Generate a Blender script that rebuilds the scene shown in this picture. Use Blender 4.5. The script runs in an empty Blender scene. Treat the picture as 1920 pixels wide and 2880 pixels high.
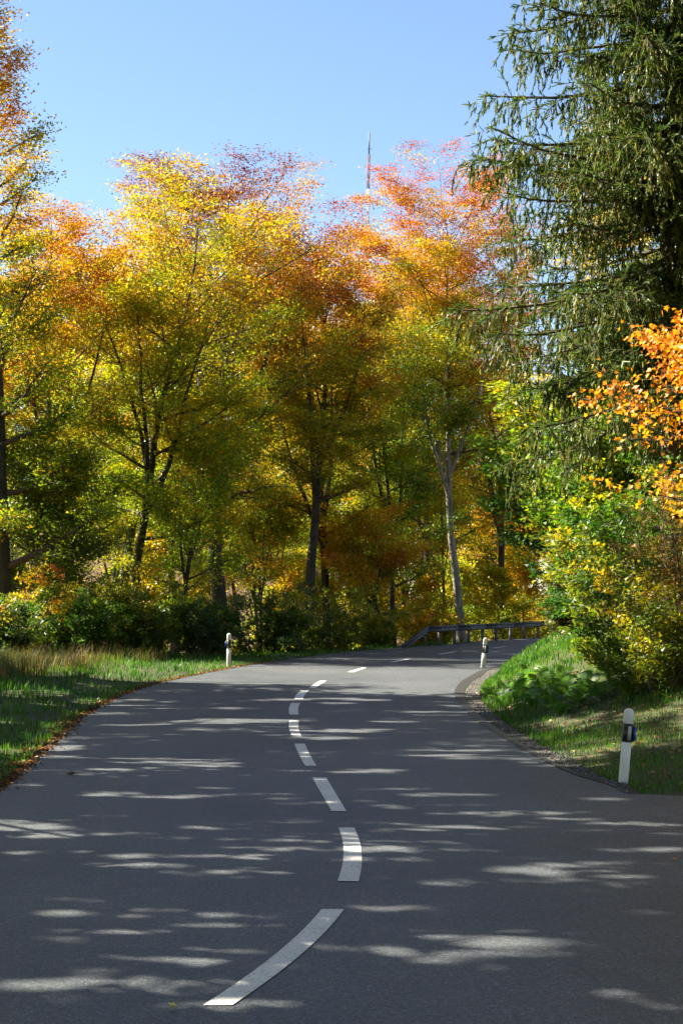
import bpy, math, random
import numpy as np
from mathutils import Matrix, Vector

sc = bpy.context.scene
R_ = math.radians

# ------------------------------------------------------------------ camera, sky, sun, exposure
F_PX, CAM_H, PITCH = 4600.0, 2.0, math.atan(263 / 4600)
cam_d = bpy.data.cameras.new('camera')
cam_d.sensor_fit = 'VERTICAL'; cam_d.sensor_height = 36.0
cam_d.lens = F_PX / 2880 * 36.0
cam_d.clip_start = 0.1; cam_d.clip_end = 3000
cam = bpy.data.objects.new('camera', cam_d)
cam.location = (0, 0, CAM_H); cam.rotation_euler = (R_(90) + PITCH, 0, 0)
sc.collection.objects.link(cam); sc.camera = cam

SUN_AZ, SUN_EL = R_(-74), R_(41)          # azimuth from +Y, clockwise positive
SUN = np.array([math.sin(SUN_AZ) * math.cos(SUN_EL), math.cos(SUN_AZ) * math.cos(SUN_EL), math.sin(SUN_EL)])
world = bpy.data.worlds.new('World'); sc.world = world; world.use_nodes = True
wn, wl = world.node_tree.nodes, world.node_tree.links
sky = wn.new('ShaderNodeTexSky'); sky.sky_type = 'NISHITA'; sky.sun_disc = False
sky.sun_elevation = SUN_EL; sky.sun_rotation = SUN_AZ
sky.altitude = 600; sky.air_density = 1.0; sky.dust_density = 0.2; sky.ozone_density = 2.2
wl.new(sky.outputs[0], wn['Background'].inputs[0]); wn['Background'].inputs[1].default_value = 0.05

sun_d = bpy.data.lights.new('sun', 'SUN'); sun_d.energy = 5.0; sun_d.angle = R_(0.5); sun_d.color = (1.0, 0.91, 0.70)
sun = bpy.data.objects.new('sun', sun_d); sc.collection.objects.link(sun)
sun.rotation_euler = Vector(-SUN).to_track_quat('-Z', 'Y').to_euler()
sun.location = (-40, 15, 40)

sc.view_settings.view_transform = 'Standard'; sc.view_settings.look = 'None'
sc.view_settings.gamma = 1; sc.view_settings.use_curve_mapping = False
sc.view_settings.exposure = 2.25
sc.render.engine = 'CYCLES'
cy = sc.cycles
cy.max_bounces = 8; cy.diffuse_bounces = 4; cy.glossy_bounces = 2; cy.transmission_bounces = 6
cy.caustics_reflective = False; cy.caustics_refractive = False
sc.render.filter_size = 1.2

# ------------------------------------------------------------------ helpers
COL = sc.collection
SU = 1920 / 1568.0
def ray(du, dv):
    x, y = (du * SU - 960) / F_PX, (1440 - dv * SU) / F_PX
    c, s = math.cos(PITCH), math.sin(PITCH)
    return np.array([x, c - y * s, s + y * c])           # forward (0,c,s), up (0,-s,c)
def at(du, dv, Y):
    d = ray(du, dv); return np.array([0, 0, CAM_H]) + d * (Y / d[1])
ZY = np.array([-60, 28, 34, 40, 48, 58, 68, 80, 120, 700.]); ZZ = np.array([0, 0, .03, .11, .26, .38, .46, .52, .6, .6])
def zr(y): return np.interp(y, ZY, ZZ)
def ground(du, dv):
    d = ray(du, dv); Y = 10.0
    for _ in range(40):
        t = (zr(Y) - CAM_H) / d[2]; Y = min(max(d[1] * t, 3), 200)
    return np.array([0, 0, CAM_H]) + d * t
def project(P):
    P = np.asarray(P, float) - [0, 0, CAM_H]
    c, s = math.cos(PITCH), math.sin(PITCH)
    z = P[..., 1] * c + P[..., 2] * s; y = -P[..., 1] * s + P[..., 2] * c
    return (960 + F_PX * P[..., 0] / z) / SU, (1440 - F_PX * y / z) / SU, z

def lin(r, g, b):
    f = lambda c: (c / 255 / 12.92) if c / 255 <= .04045 else ((c / 255 + .055) / 1.055) ** 2.4
    return np.array([f(r), f(g), f(b)])

def np_mesh(name, verts, faces, cols=None, smooth=False, mats=()):
    """verts (N,3); faces (M,k) one array or list of arrays; cols (N,3) point colours"""
    if not isinstance(faces, list): faces = [faces]
    faces = [np.asarray(f, dtype=np.int32) for f in faces if len(f)]
    me = bpy.data.meshes.new(name)
    verts = np.ascontiguousarray(verts, dtype=np.float32)
    me.vertices.add(len(verts)); me.vertices.foreach_set('co', verts.ravel())
    idx = np.concatenate([f.ravel() for f in faces]); tot = np.concatenate([np.full(len(f), f.shape[1], np.int32) for f in faces])
    st = np.zeros(len(tot), np.int32); st[1:] = np.cumsum(tot)[:-1]
    me.loops.add(len(idx)); me.loops.foreach_set('vertex_index', idx)
    me.polygons.add(len(tot)); me.polygons.foreach_set('loop_start', st); me.polygons.foreach_set('loop_total', tot)
    if smooth: me.polygons.foreach_set('use_smooth', np.ones(len(tot), bool))
    if cols is not None:
        a = me.color_attributes.new('col', 'FLOAT_COLOR', 'POINT')
        c4 = np.ones((len(verts), 4), np.float32); c4[:, :3] = cols; a.data.foreach_set('color', c4.ravel())
    me.update(calc_edges=True)
    for m in mats: me.materials.append(m)
    return me
def link(name, me, parent=None, loc=None, rot=None):
    o = bpy.data.objects.new(name, me); COL.objects.link(o)
    if parent is not None: o.parent = parent
    if loc is not None: o.location = loc
    if rot is not None: o.rotation_euler = rot
    return o
def tag(o, label=None, cat=None, group=None, kind=None):
    for k, v in (('label', label), ('category', cat), ('group', group), ('kind', kind)):
        if v: o[k] = v
    return o
def thing(name, label, cat, loc, rot=(0, 0, 0), group=None):
    return tag(link(name, None, None, loc, rot), label, cat, group)

class MB:
    """collects simple solids in one mesh"""
    def __init__(s): s.v, s.f, s.n = [], {}, 0
    def add(s, v, faces):
        v = np.asarray(v, float); s.v.append(v)
        for f in faces: s.f.setdefault(len(f), []).append([i + s.n for i in f])
        s.n += len(v)
    def box(s, c, size, rot=None):
        h = np.array(size) / 2
        v = np.array([[x, y, z] for z in (-1, 1) for y in (-1, 1) for x in (-1, 1)]) * h
        if rot is not None: v = v @ np.array(rot).T
        s.add(v + c, [[0, 2, 3, 1], [4, 5, 7, 6], [0, 1, 5, 4], [2, 6, 7, 3], [0, 4, 6, 2], [1, 3, 7, 5]])
    def loft(s, rings, cap=True):
        n = len(rings[0]); v = np.concatenate(rings); f = []
        for r in range(len(rings) - 1):
            for i in range(n):
                j = (i + 1) % n; f.append([r * n + i, r * n + j, (r + 1) * n + j, (r + 1) * n + i])
        if cap: f.append(list(range(n))[::-1]); f.append([(len(rings) - 1) * n + i for i in range(n)])
        s.add(v, f)
    def bar(s, a, b, r, n=6):
        a, b = np.array(a, float), np.array(b, float); d = b - a; d /= np.linalg.norm(d)
        u = np.cross(d, [0, 0, 1.0] if abs(d[2]) < .9 else [1.0, 0, 0]); u /= np.linalg.norm(u); w = np.cross(d, u)
        ring = lambda p: np.array([p + r * (math.cos(t) * u + math.sin(t) * w) for t in np.linspace(0, 2 * math.pi, n, endpoint=False)])
        s.loft([ring(a), ring(b)])
    def mesh(s, name, mat, smooth=False):
        return np_mesh(name, np.concatenate(s.v), [np.array(f) for f in s.f.values()], smooth=smooth, mats=[mat])

# ------------------------------------------------------------------ materials
def new_mat(name):
    m = bpy.data.materials.new(name); m.use_nodes = True
    nt = m.node_tree; return m, nt.nodes, nt.links, nt.nodes['Principled BSDF']
def ramp(nodes, stops):
    r = nodes.new('ShaderNodeValToRGB'); e = r.color_ramp.elements
    while len(e) < len(stops): e.new(0.5)
    for x, (p, c) in zip(e, stops): x.position = p; x.color = (*c, 1)
    return r
def noise(nodes, links, scale, detail=4, vec=None, rough=.55):
    n = nodes.new('ShaderNodeTexNoise'); n.inputs['Scale'].default_value = scale; n.inputs['Detail'].default_value = detail
    n.inputs['Roughness'].default_value = rough
    if vec is not None: links.new(vec, n.inputs['Vector'])
    return n
def mixc(nodes, links, a, b, fac, mode='MIX'):
    m = nodes.new('ShaderNodeMix'); m.data_type = 'RGBA'; m.blend_type = mode
    for s, v in ((m.inputs[0], fac), (m.inputs[6], a), (m.inputs[7], b)):
        if hasattr(v, 'links') or hasattr(v, 'is_linked'): links.new(v, s)
        elif isinstance(v, (int, float)): s.default_value = v
        else: s.default_value = (*v, 1)
    return m.outputs[2]
def pos(nodes): return nodes.new('ShaderNodeNewGeometry').outputs['Position']
def objc(nodes): return nodes.new('ShaderNodeTexCoord').outputs['Object']

def leaf_mat(name, gloss=.05, trans=.5, hue=None):
    m, N, L, p = new_mat(name); N.remove(p)
    a = N.new('ShaderNodeVertexColor'); a.layer_name = 'col'
    col = a.outputs['Color']
    oi = N.new('ShaderNodeObjectInfo')
    hs = N.new('ShaderNodeHueSaturation'); L.new(col, hs.inputs['Color'])
    mr = N.new('ShaderNodeMapRange'); mr.inputs[3].default_value = .488; mr.inputs[4].default_value = .512
    L.new(oi.outputs['Random'], mr.inputs[0]); L.new(mr.outputs[0], hs.inputs['Hue'])
    col = hs.outputs[0]
    d = N.new('ShaderNodeBsdfDiffuse'); t = N.new('ShaderNodeBsdfTranslucent'); g = N.new('ShaderNodeBsdfGlossy')
    g.inputs['Roughness'].default_value = .45; g.inputs['Color'].default_value = (.9, .95, 1, 1)
    L.new(col, d.inputs[0])
    gm = N.new('ShaderNodeGamma'); gm.inputs[1].default_value = 1.0; L.new(col, gm.inputs[0]); L.new(gm.outputs[0], t.inputs[0])
    m1 = N.new('ShaderNodeMixShader'); m1.inputs[0].default_value = trans; L.new(d.outputs[0], m1.inputs[1]); L.new(t.outputs[0], m1.inputs[2])
    m2 = N.new('ShaderNodeMixShader'); m2.inputs[0].default_value = gloss; L.new(m1.outputs[0], m2.inputs[1]); L.new(g.outputs[0], m2.inputs[2])
    L.new(m2.outputs[0], N['Material Output'].inputs[0]); return m
LEAF = leaf_mat('autumn_leaf', .03, .55)
NEEDLE = leaf_mat('spruce_needle', .02, .4)
GRASS = leaf_mat('grass_blade', .03, .55)
LITTER = leaf_mat('dead_leaf', .03, .15)

def bark_mat(name, c1, c2, sc_=3.0, moss=None):
    m, N, L, p = new_mat(name)
    mp = N.new('ShaderNodeMapping'); mp.inputs['Scale'].default_value = (1, 1, .3); L.new(objc(N), mp.inputs[0])
    n = noise(N, L, sc_ * 3, 6, mp.outputs[0], .65)
    r = ramp(N, [(.35, c1), (.65, c2)]); L.new(n.outputs[0], r.inputs[0]); col = r.outputs[0]
    if moss:
        n2 = noise(N, L, 1.7, 3, objc(N)); r2 = ramp(N, [(.5, (0, 0, 0)), (.62, (1, 1, 1))]); L.new(n2.outputs[0], r2.inputs[0])
        col = mixc(N, L, col, moss, r2.outputs[0])
    L.new(col, p.inputs['Base Color']); p.inputs['Roughness'].default_value = .9
    b = N.new('ShaderNodeBump'); b.inputs['Strength'].default_value = .6; b.inputs['Distance'].default_value = .02
    L.new(n.outputs[0], b.inputs['Height']); L.new(b.outputs[0], p.inputs['Normal']); return m
BARK = bark_mat('dark_bark', (.018, .014, .011), (.055, .045, .036), 3, (.04, .044, .02))
BARK_L = bark_mat('pale_bark', (.10, .09, .075), (.34, .32, .28), 2.2)
BARK_S = bark_mat('spruce_bark', (.035, .025, .018), (.12, .085, .06), 4)
TWIG = bark_mat('twig_bark', (.05, .036, .03), (.13, .095, .075), 3)

def asphalt_mat():
    m, N, L, p = new_mat('asphalt'); P = pos(N)
    big = noise(N, L, .35, 4, P); r = ramp(N, [(.3, (.050, .058, .073)), (.7, (.088, .095, .109))]); L.new(big.outputs[0], r.inputs[0])
    fine = noise(N, L, 75, 2, P, .7); rf = ramp(N, [(.30, (.30, .30, .31)), (.5, (.9, .9, .9)), (.72, (2.6, 2.6, 2.6))]); L.new(fine.outputs[0], rf.inputs[0])
    c = mixc(N, L, r.outputs[0], rf.outputs[0], 1.0, 'MULTIPLY')
    gr_ = noise(N, L, 24, 3, P, .75); rg = ramp(N, [(.34, (.55, .55, .56)), (.5, (.95, .95, .95)), (.66, (1.55, 1.55, 1.55))]); L.new(gr_.outputs[0], rg.inputs[0])
    c = mixc(N, L, c, rg.outputs[0], 1.0, 'MULTIPLY')
    v = N.new('ShaderNodeTexVoronoi'); v.inputs['Scale'].default_value = 60; L.new(P, v.inputs['Vector'])
    rv = ramp(N, [(.0, (.24, .24, .245)), (.16, (0, 0, 0))]); L.new(v.outputs['Distance'], rv.inputs[0])
    sel = noise(N, L, 31, 1, P); rs = ramp(N, [(.5, (0, 0, 0)), (.62, (1, 1, 1))]); L.new(sel.outputs[0], rs.inputs[0])
    spk = mixc(N, L, (0, 0, 0), rv.outputs[0], rs.outputs[0])
    c = mixc(N, L, c, spk, .8, 'ADD')
    mid = noise(N, L, 4, 5, P, .6); rm = ramp(N, [(.3, (.86, .86, .86)), (.7, (1.12, 1.12, 1.12))]); L.new(mid.outputs[0], rm.inputs[0])
    c = mixc(N, L, c, rm.outputs[0], 1.0, 'MULTIPLY')
    L.new(c, p.inputs['Base Color']); p.inputs['Roughness'].default_value = .55; p.inputs['Specular IOR Level'].default_value = .5
    b = N.new('ShaderNodeBump'); b.inputs['Strength'].default_value = .8; b.inputs['Distance'].default_value = .006
    L.new(fine.outputs[0], b.inputs['Height']); L.new(b.outputs[0], p.inputs['Normal']); return m
ASPHALT = asphalt_mat()
def plain(name, c, rough=.5, spec=.5, metal=0, var=.12, scale=8, world=False):
    m, N, L, p = new_mat(name); n = noise(N, L, scale, 5, pos(N) if world else objc(N))
    c = np.array(c); r = ramp(N, [(.3, tuple(c * (1 - var))), (.7, tuple(np.minimum(c * (1 + var), .95)))]); L.new(n.outputs[0], r.inputs[0])
    L.new(r.outputs[0], p.inputs['Base Color']); p.inputs['Roughness'].default_value = rough; p.inputs['Metallic'].default_value = metal
    p.inputs['Specular IOR Level'].default_value = spec; return m
def paint_mat():
    m, N, L, p = new_mat('road_paint'); P = pos(N)
    n = noise(N, L, 45, 4, P, .7); r = ramp(N, [(.33, (.16, .16, .17)), (.45, (.74, .74, .73))]); L.new(n.outputs[0], r.inputs[0])
    n2 = noise(N, L, 2.5, 4, P); r2 = ramp(N, [(.3, (.85, .85, .85)), (.7, (1, 1, 1))]); L.new(n2.outputs[0], r2.inputs[0])
    L.new(mixc(N, L, r.outputs[0], r2.outputs[0], 1., 'MULTIPLY'), p.inputs['Base Color']); p.inputs['Roughness'].default_value = .6; return m
PAINT = paint_mat()
TAR = plain('tar', (.030, .030, .032), .5, .5, 0, .3, 6, True)
GRAVEL = plain('gravel_bed', (.075, .073, .07), .9, .3, 0, .45, 22, True)
WHITE = plain('white_plastic', (.74, .74, .70), .38, .5, 0, .06, 14)
BLACK = plain('black_plastic', (.018, .018, .019), .35, .5, 0, .2, 10)
GREYR = plain('reflector_grey', (.42, .42, .36), .25, .6, 0, .12, 60)
BLUE = plain('blue_reflector', (.012, .055, .42), .25, .6, 0, .15, 40)
STEEL = plain('galvanised_steel', (.17, .165, .175), .55, .5, .35, .2, 3)
STEEL_D = plain('dark_beam', (.07, .068, .072), .6, .4, .25, .25, 3)  # beam steel, darker than the posts
BOLTM = plain('bolt_zinc', (.62, .62, .62), .4, .5, .3, .1, 9)
MAST_R = plain('mast_red', (.17, .075, .07), .6, .4, 0, .1, 1)
MAST_W = plain('mast_white', (.55, .56, .58), .6, .4, 0, .1, 1)
MAST_G = plain('mast_grey', (.10, .12, .15), .6, .4, 0, .1, 1)

# ------------------------------------------------------------------ road geometry from traced edges
# left (outer) edge and right (inner) edge as x(y)
Lpx = [(0, 1825), (60, 1771), (125, 1711), (200, 1642), (280, 1598), (350, 1573), (430, 1555), (490, 1543), (560, 1530), (650, 1517), (750, 1503), (850, 1493), (920, 1488), (1000, 1483), (1080, 1477), (1150, 1471), (1230, 1465)]
Rpx = [(1420, 1806), (1330, 1783), (1260, 1752), (1200, 1719), (1150, 1689), (1100, 1657), (1066, 1628), (1048, 1605), (1046, 1586), (1060, 1566), (1104, 1541)]
Lp = np.array([ground(*p) for p in Lpx]); Rp = np.array([ground(*p) for p in Rpx])
yl = np.concatenate([[-40, 0, 8], Lp[:, 1], Lp[-1, 1] + [10, 22, 40, 80]]); xl = np.concatenate([[-24, -6.6, -4.4], Lp[:, 0], Lp[-1, 0] + [6.5, 16, 34, 80]])
yr_ = np.concatenate([[-40, 0, 9], Rp[:, 1], [56, 64, 76, 92, 130]]); xr_ = np.concatenate([[-16, 1.2, 2.75], Rp[:, 0], [7.3, 11, 18.5, 32, 72]])
def smooth_interp(ya, xa, y, w=1.2):
    y = np.asarray(y, float); return sum(np.interp(y + o, ya, xa) * k for o, k in ((-w, .25), (0, .5), (w, .25)))
def xL(y): return smooth_interp(yl, xl, y)
def xR(y): return smooth_interp(yr_, xr_, y, .5)

rng = np.random.default_rng(7)
def vnoise(x, y, s, seed=0):
    """smooth value noise"""
    x, y = np.asarray(x, float) / s, np.asarray(y, float) / s
    xi, yi = np.floor(x).astype(int), np.floor(y).astype(int); fx, fy = x - xi, y - yi
    fx, fy = fx * fx * (3 - 2 * fx), fy * fy * (3 - 2 * fy)
    h = lambda a, b: ((np.sin(a * 127.1 + b * 311.7 + seed * 74.7) * 43758.5453) % 1.0)
    return (h(xi, yi) * (1 - fx) + h(xi + 1, yi) * fx) * (1 - fy) + (h(xi, yi + 1) * (1 - fx) + h(xi + 1, yi + 1) * fx) * fy
SIDE_Y = 17.0
def terrain(x, y):
    x, y = np.asarray(x, float), np.asarray(y, float)
    base = zr(y); dl, dr = (xL(y) - x), (x - xR(y)) * .93
    far = np.clip((y - 52) / 9, 0, 1)
    zl = np.clip(dl - .15, 0, 6) * .035 * (1 - far) - far * np.clip(dl - 1.2, 0, 9) * .22 + .16 * (vnoise(x, y, 3.1) - .4) * np.clip(dl / 3, 0, 1)
    k = np.interp(y, [17, 19, 22, 26, 31, 38, 46, 52, 60], [.0, .05, .13, .24, .36, .5, .62, .65, .5])
    t = np.clip(dr - np.interp(y, [18, 24, 30, 44, 47], [.2, .35, .5, .6, .2]), 0, 60); hmax = np.interp(y, [17, 24, 40, 60], [.3, 1.6, 3.2, 4])
    zb = hmax * np.tanh(k * t / np.maximum(hmax, .1)) + .14 * (vnoise(x, y, 1.7, 3) - .35) * np.clip(t, 0, 1)
    hill = 14 * (lambda q: q * q * (3 - 2 * q))(np.clip((y - 84) / 55, 0, 1)) * np.clip((9 - x) / 12, 0, 1)
    z = base - .02 + hill + np.where(dl > 0, zl, 0) + np.where(dr > 0, zb, 0)
    on = (dl < 0) & (dr < 0) | ((y < SIDE_Y + .3) & (dr >= 0) & (x < 34) & (y > 2.5))
    return z - np.where(on, .07, 0)

# ground sheet
gx = np.unique(np.concatenate([np.linspace(-800, -60, 14), np.linspace(-60, -16, 23), np.linspace(-16, 18, 115), np.linspace(18, 60, 22), np.linspace(60, 800, 14)]))
gy = np.unique(np.concatenate([np.linspace(-300, -20, 12), np.linspace(-20, 14, 18), np.linspace(14, 66, 118), np.linspace(66, 140, 38), np.linspace(140, 1500, 16)]))
X, Y = np.meshgrid(gx, gy); Z = terrain(X, Y)
V = np.stack([X, Y, Z], -1).reshape(-1, 3); nx, ny = len(gx), len(gy)
i = (np.arange(ny - 1)[:, None] * nx + np.arange(nx - 1)).ravel(); Fq = np.stack([i, i + 1, i + nx + 1, i + nx], 1)
dl = xL(V[:, 1]) - V[:, 0]; dr = V[:, 0] - xR(V[:, 1])
gr = np.clip(1 - (np.maximum(dl, dr) - 4.5) / 2, 0, 1)[:, None]
br = (vnoise(V[:, 0], V[:, 1], 1.3, 5)[:, None])
soil = gr * np.array([.045, .05, .02]) + (1 - gr) * (np.array([.10, .062, .03]) * (.6 + .8 * br))
m, N, L_, p = new_mat('forest_floor'); a = N.new('ShaderNodeVertexColor'); a.layer_name = 'col'
n = noise(N, L_, 9, 6, pos(N), .7); r = ramp(N, [(.3, (.45, .42, .4)), (.7, (1.5, 1.4, 1.3))]); L_.new(n.outputs[0], r.inputs[0])
L_.new(mixc(N, L_, a.outputs[0], r.outputs[0], 1., 'MULTIPLY'), p.inputs['Base Color']); p.inputs['Roughness'].default_value = .95
FLOOR = m
tag(link('ground', np_mesh('ground', V, Fq, soil, True, [FLOOR])), kind='structure')

def strip(name, a, b, across, mat, lift=0.0):
    n = len(a); t = np.linspace(0, 1, across + 1)[None, :, None]
    P = a[:, None, :] * (1 - t) + b[:, None, :] * t; P[..., 2] = zr(P[..., 1]) + lift
    w = across + 1; i = (np.arange(n - 1)[:, None] * w + np.arange(across)).ravel()
    return link(name, np_mesh(name, P.reshape(-1, 3), np.stack([i, i + 1, i + w + 1, i + w], 1), None, True, [mat]))
ys = np.concatenate([np.linspace(-40, 10, 26)[:-1], np.linspace(10, 70, 200)[:-1], np.linspace(70, 125, 40)])
wob = .05 * (vnoise(ys, ys * 0, .8, 9) - .5)
La = np.stack([xL(ys) + wob, ys, ys * 0], 1); Ra = np.stack([xR(ys), ys, ys * 0], 1)
road = tag(strip('road', La, Ra, 10, ASPHALT), kind='structure')
# side road that opens to the right in the foreground
t = np.linspace(0, 1, 30); sx = 1.5 + t * 32
top = np.stack([sx, np.interp(sx, [1.5, 2.9, 3.3, 3.9, 5, 8, 34], [17.9, 17.75, 17.55, 17.25, 17.0, 16.6, 15.5]), t * 0], 1)
bot = np.stack([sx, np.interp(sx, [1.5, 4, 34], [2.0, 3.4, 6.0]), t * 0], 1)
tag(strip('side_road', bot, top, 8, ASPHALT, -.004), kind='structure')
# tar lip along the inner edge, gravel shoulder beside it
yt = np.linspace(17.6, 49, 150)
tw = np.interp(yt, [17.6, 22, 30, 38, 43, 46, 49], [.0, .10, .16, .24, .28, .14, .05])
c0 = np.stack([xR(yt) - .03, yt, yt * 0], 1); c1 = c0 + np.stack([tw, yt * 0, yt * 0], 1)
tag(strip('tar_edge', c0, c1, 2, TAR, .012), kind='structure')
gw = np.interp(yt, [17.6, 20, 26, 34, 42, 46, 49], [.0, .26, .40, .52, .64, .5, .1]) + .14 * (vnoise(yt, yt * 0, 1.4, 2) - .5)
d0 = np.stack([xR(yt) + tw - .05, yt, yt * 0], 1); d1 = np.stack([xR(yt) + tw + gw, yt, yt * 0], 1)
tag(strip('gravel_shoulder', d0, d1, 6, GRAVEL, .004), kind='structure')

# centre line dashes: children of the road, quads traced from their four corners then subdivided
def dash(bl, br, tl, tr, bow=0.0):
    A, B, C, D = (ground(*p) for p in (bl, br, tl, tr)); n = 10
    s = np.linspace(0, 1, n + 1)[:, None]; e0 = A * (1 - s) + C * s; e1 = B * (1 - s) + D * s
    off = bow * 4 * s * (1 - s); e0[:, :1] += off; e1[:, :1] += off
    P = np.stack([e0, e1], 1).reshape(-1, 3); P[:, 2] = zr(P[:, 1]) + .006
    i = np.arange(n) * 2; me = np_mesh('centre_line_dash', P, np.stack([i, i + 1, i + 3, i + 2], 1), None, True, [PAINT])
    link('centre_line_dash', me, road)
dash((466, 2311), (534, 2311), (738, 2090), (790, 2090), .055)
dash((775, 2025), (823, 2026), (777, 1902), (813, 1902), .045)
dash((761, 1864), (795, 1864), (717, 1787), (749, 1787), .0)
dash((701, 1760), (727, 1760), (676, 1709), (700, 1709), -.01)
dash((671, 1692), (693, 1692), (665, 1655), (687, 1655), -.03)
dash((665, 1642), (686, 1642), (669, 1615), (690, 1615), -.03)
dash((676, 1606), (696, 1606), (691, 1586), (711, 1586), -.03)
dash((709, 1580), (727, 1580), (735, 1564), (750, 1564), -.02)
dash((797, 1544), (813, 1544), (830, 1534), (842, 1534))
dash((892, 1521), (908, 1521), (930, 1514), (942, 1514))
dash((1003, 1503), (1015, 1503), (1040, 1497), (1050, 1497))
dash((1126, 1489), (1138, 1489), (1158, 1484.5), (1166, 1484.5))

# ------------------------------------------------------------------ tree growth
def unit(v): return v / np.maximum(np.linalg.norm(v, axis=-1, keepdims=True), 1e-9)
def grow(g, p0, d0, L, n, wander, trop):
    B = len(p0); P = np.zeros((B, n, 3)); P[:, 0] = p0; d = unit(d0); st = (L / (n - 1))[:, None]
    for k in range(1, n):
        d = unit(d + g.normal(0, wander, (B, 3)) + np.array([0, 0, trop])); P[:, k] = P[:, k - 1] + d * st
    return P
def sample(P, b, t):
    n = P.shape[1]; f = t * (n - 1); k = np.minimum(f.astype(int), n - 2); w = (f - k)[:, None]
    p = P[b, k] * (1 - w) + P[b, k + 1] * w; return p, unit(P[b, k + 1] - P[b, k])
def tubes(P, R, sides):
    """P (B,n,3), R (B,n) -> verts, quads"""
    B, n, _ = P.shape
    T = np.zeros_like(P); T[:, 1:-1] = P[:, 2:] - P[:, :-2]; T[:, 0] = P[:, 1] - P[:, 0]; T[:, -1] = P[:, -1] - P[:, -2]; T = unit(T)
    ref = np.where(np.abs(T[..., 2:3]) > .85, np.array([1., 0, 0]), np.array([0, 0, 1.])); U = unit(np.cross(T, ref)); W = np.cross(T, U)
    a = np.linspace(0, 2 * np.pi, sides, endpoint=False)
    V = P[:, :, None, :] + R[:, :, None, None] * (np.cos(a)[:, None] * U[:, :, None, :] + np.sin(a)[:, None] * W[:, :, None, :])
    V = V.reshape(-1, 3)
    b, k, s = np.meshgrid(np.arange(B), np.arange(n - 1), np.arange(sides), indexing='ij'); s2 = (s + 1) % sides
    base = (b * n + k) * sides; F = np.stack([base + s, base + s2, base + sides + s2, base + sides + s], -1).reshape(-1, 4)
    return V, F
def merge(parts):
    vs, fs, o = [], [], 0
    for v, f in parts: vs.append(v); fs.append(f + o); o += len(v)
    return np.concatenate(vs), np.concatenate(fs)
def kids(g, P, L, k, tmin, tmax, ang, ratio, taper, flat=.6):
    B = len(P); b = np.repeat(np.arange(B), k); t = tmin + (tmax - tmin) * ((np.tile(np.arange(k), B) + g.random(B * k)) / k)
    p, d = sample(P, b, t)
    side = unit(np.cross(d, np.array([0, 0, 1.])) + 1e-6) * np.where(np.tile(np.arange(k), B) % 2, 1, -1)[:, None]
    out = unit(side + g.normal(0, flat, (B * k, 3))); a = np.radians(ang) * g.uniform(.7, 1.25, B * k)
    d2 = d * np.cos(a)[:, None] + out * np.sin(a)[:, None]
    return b, t, p, d2, L[b] * ratio * (1 - taper * t) * g.uniform(.65, 1.25, B * k)
def leaves(c, ax, nr, ln, wd, cols, fold=.18, tri=False):
    ax = unit(ax); sd = unit(np.cross(nr, ax)); nr = np.cross(ax, sd); ln, wd = ln[:, None], wd[:, None]
    if tri:
        V = np.stack([c - ax * ln * .5 + sd * wd * .5, c - ax * ln * .5 - sd * wd * .5, c + ax * ln * .5], 1).reshape(-1, 3)
        return V, np.arange(len(c) * 3).reshape(-1, 3), np.repeat(cols, 3, 0)
    V = np.stack([c - ax * ln * .5, c + sd * wd * .5 + nr * wd * fold, c + ax * ln * .5, c - sd * wd * .5 + nr * wd * fold], 1).reshape(-1, 3)
    F = np.arange(len(c) * 4).reshape(-1, 4); return V, F, np.repeat(cols, 4, 0)
LEAF_K = 1.15
def palette(stops, p):
    xs = [s[0] for s in stops]; c = np.array([lin(*s[1]) for s in stops])
    return np.stack([np.interp(p, xs, c[:, k]) for k in range(3)], 1)
PAL = {  # 0 = low / green end ... 1 = top / turned end   (leaf colours; low stops lightened to lift shade, upper ones darkened against strong sun)
 'gold':   [(0, (124, 148, 20)), (.25, (166, 168, 18)), (.55, (192, 158, 14)), (.85, (188, 122, 16)), (1, (142, 82, 18))],
 'rust':   [(0, (126, 146, 20)), (.3, (178, 164, 18)), (.55, (186, 132, 18)), (.75, (148, 76, 14)), (.9, (126, 52, 14)), (1, (100, 42, 14))],
 'orange': [(0, (116, 134, 18)), (.3, (186, 160, 14)), (.58, (200, 128, 12)), (.8, (182, 86, 8)), (1, (142, 60, 8))],
 'olive':  [(0, (76, 100, 20)), (.35, (112, 126, 18)), (.65, (168, 156, 18)), (1, (206, 164, 18))],
 'green':  [(0, (52, 88, 20)), (.5, (88, 126, 20)), (.8, (140, 154, 22)), (1, (192, 174, 24))],
 'dark':   [(0, (60, 84, 28)), (.5, (84, 108, 30)), (.85, (114, 124, 34)), (1, (160, 140, 40))],
 'brown':  [(0, (96, 96, 32)), (.5, (136, 116, 36)), (.8, (152, 104, 40)), (1, (160, 88, 44))],
 'maple':  [(0, (190, 160, 18)), (.4, (220, 160, 14)), (.7, (216, 140, 22)), (1, (200, 114, 26))],
}
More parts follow.
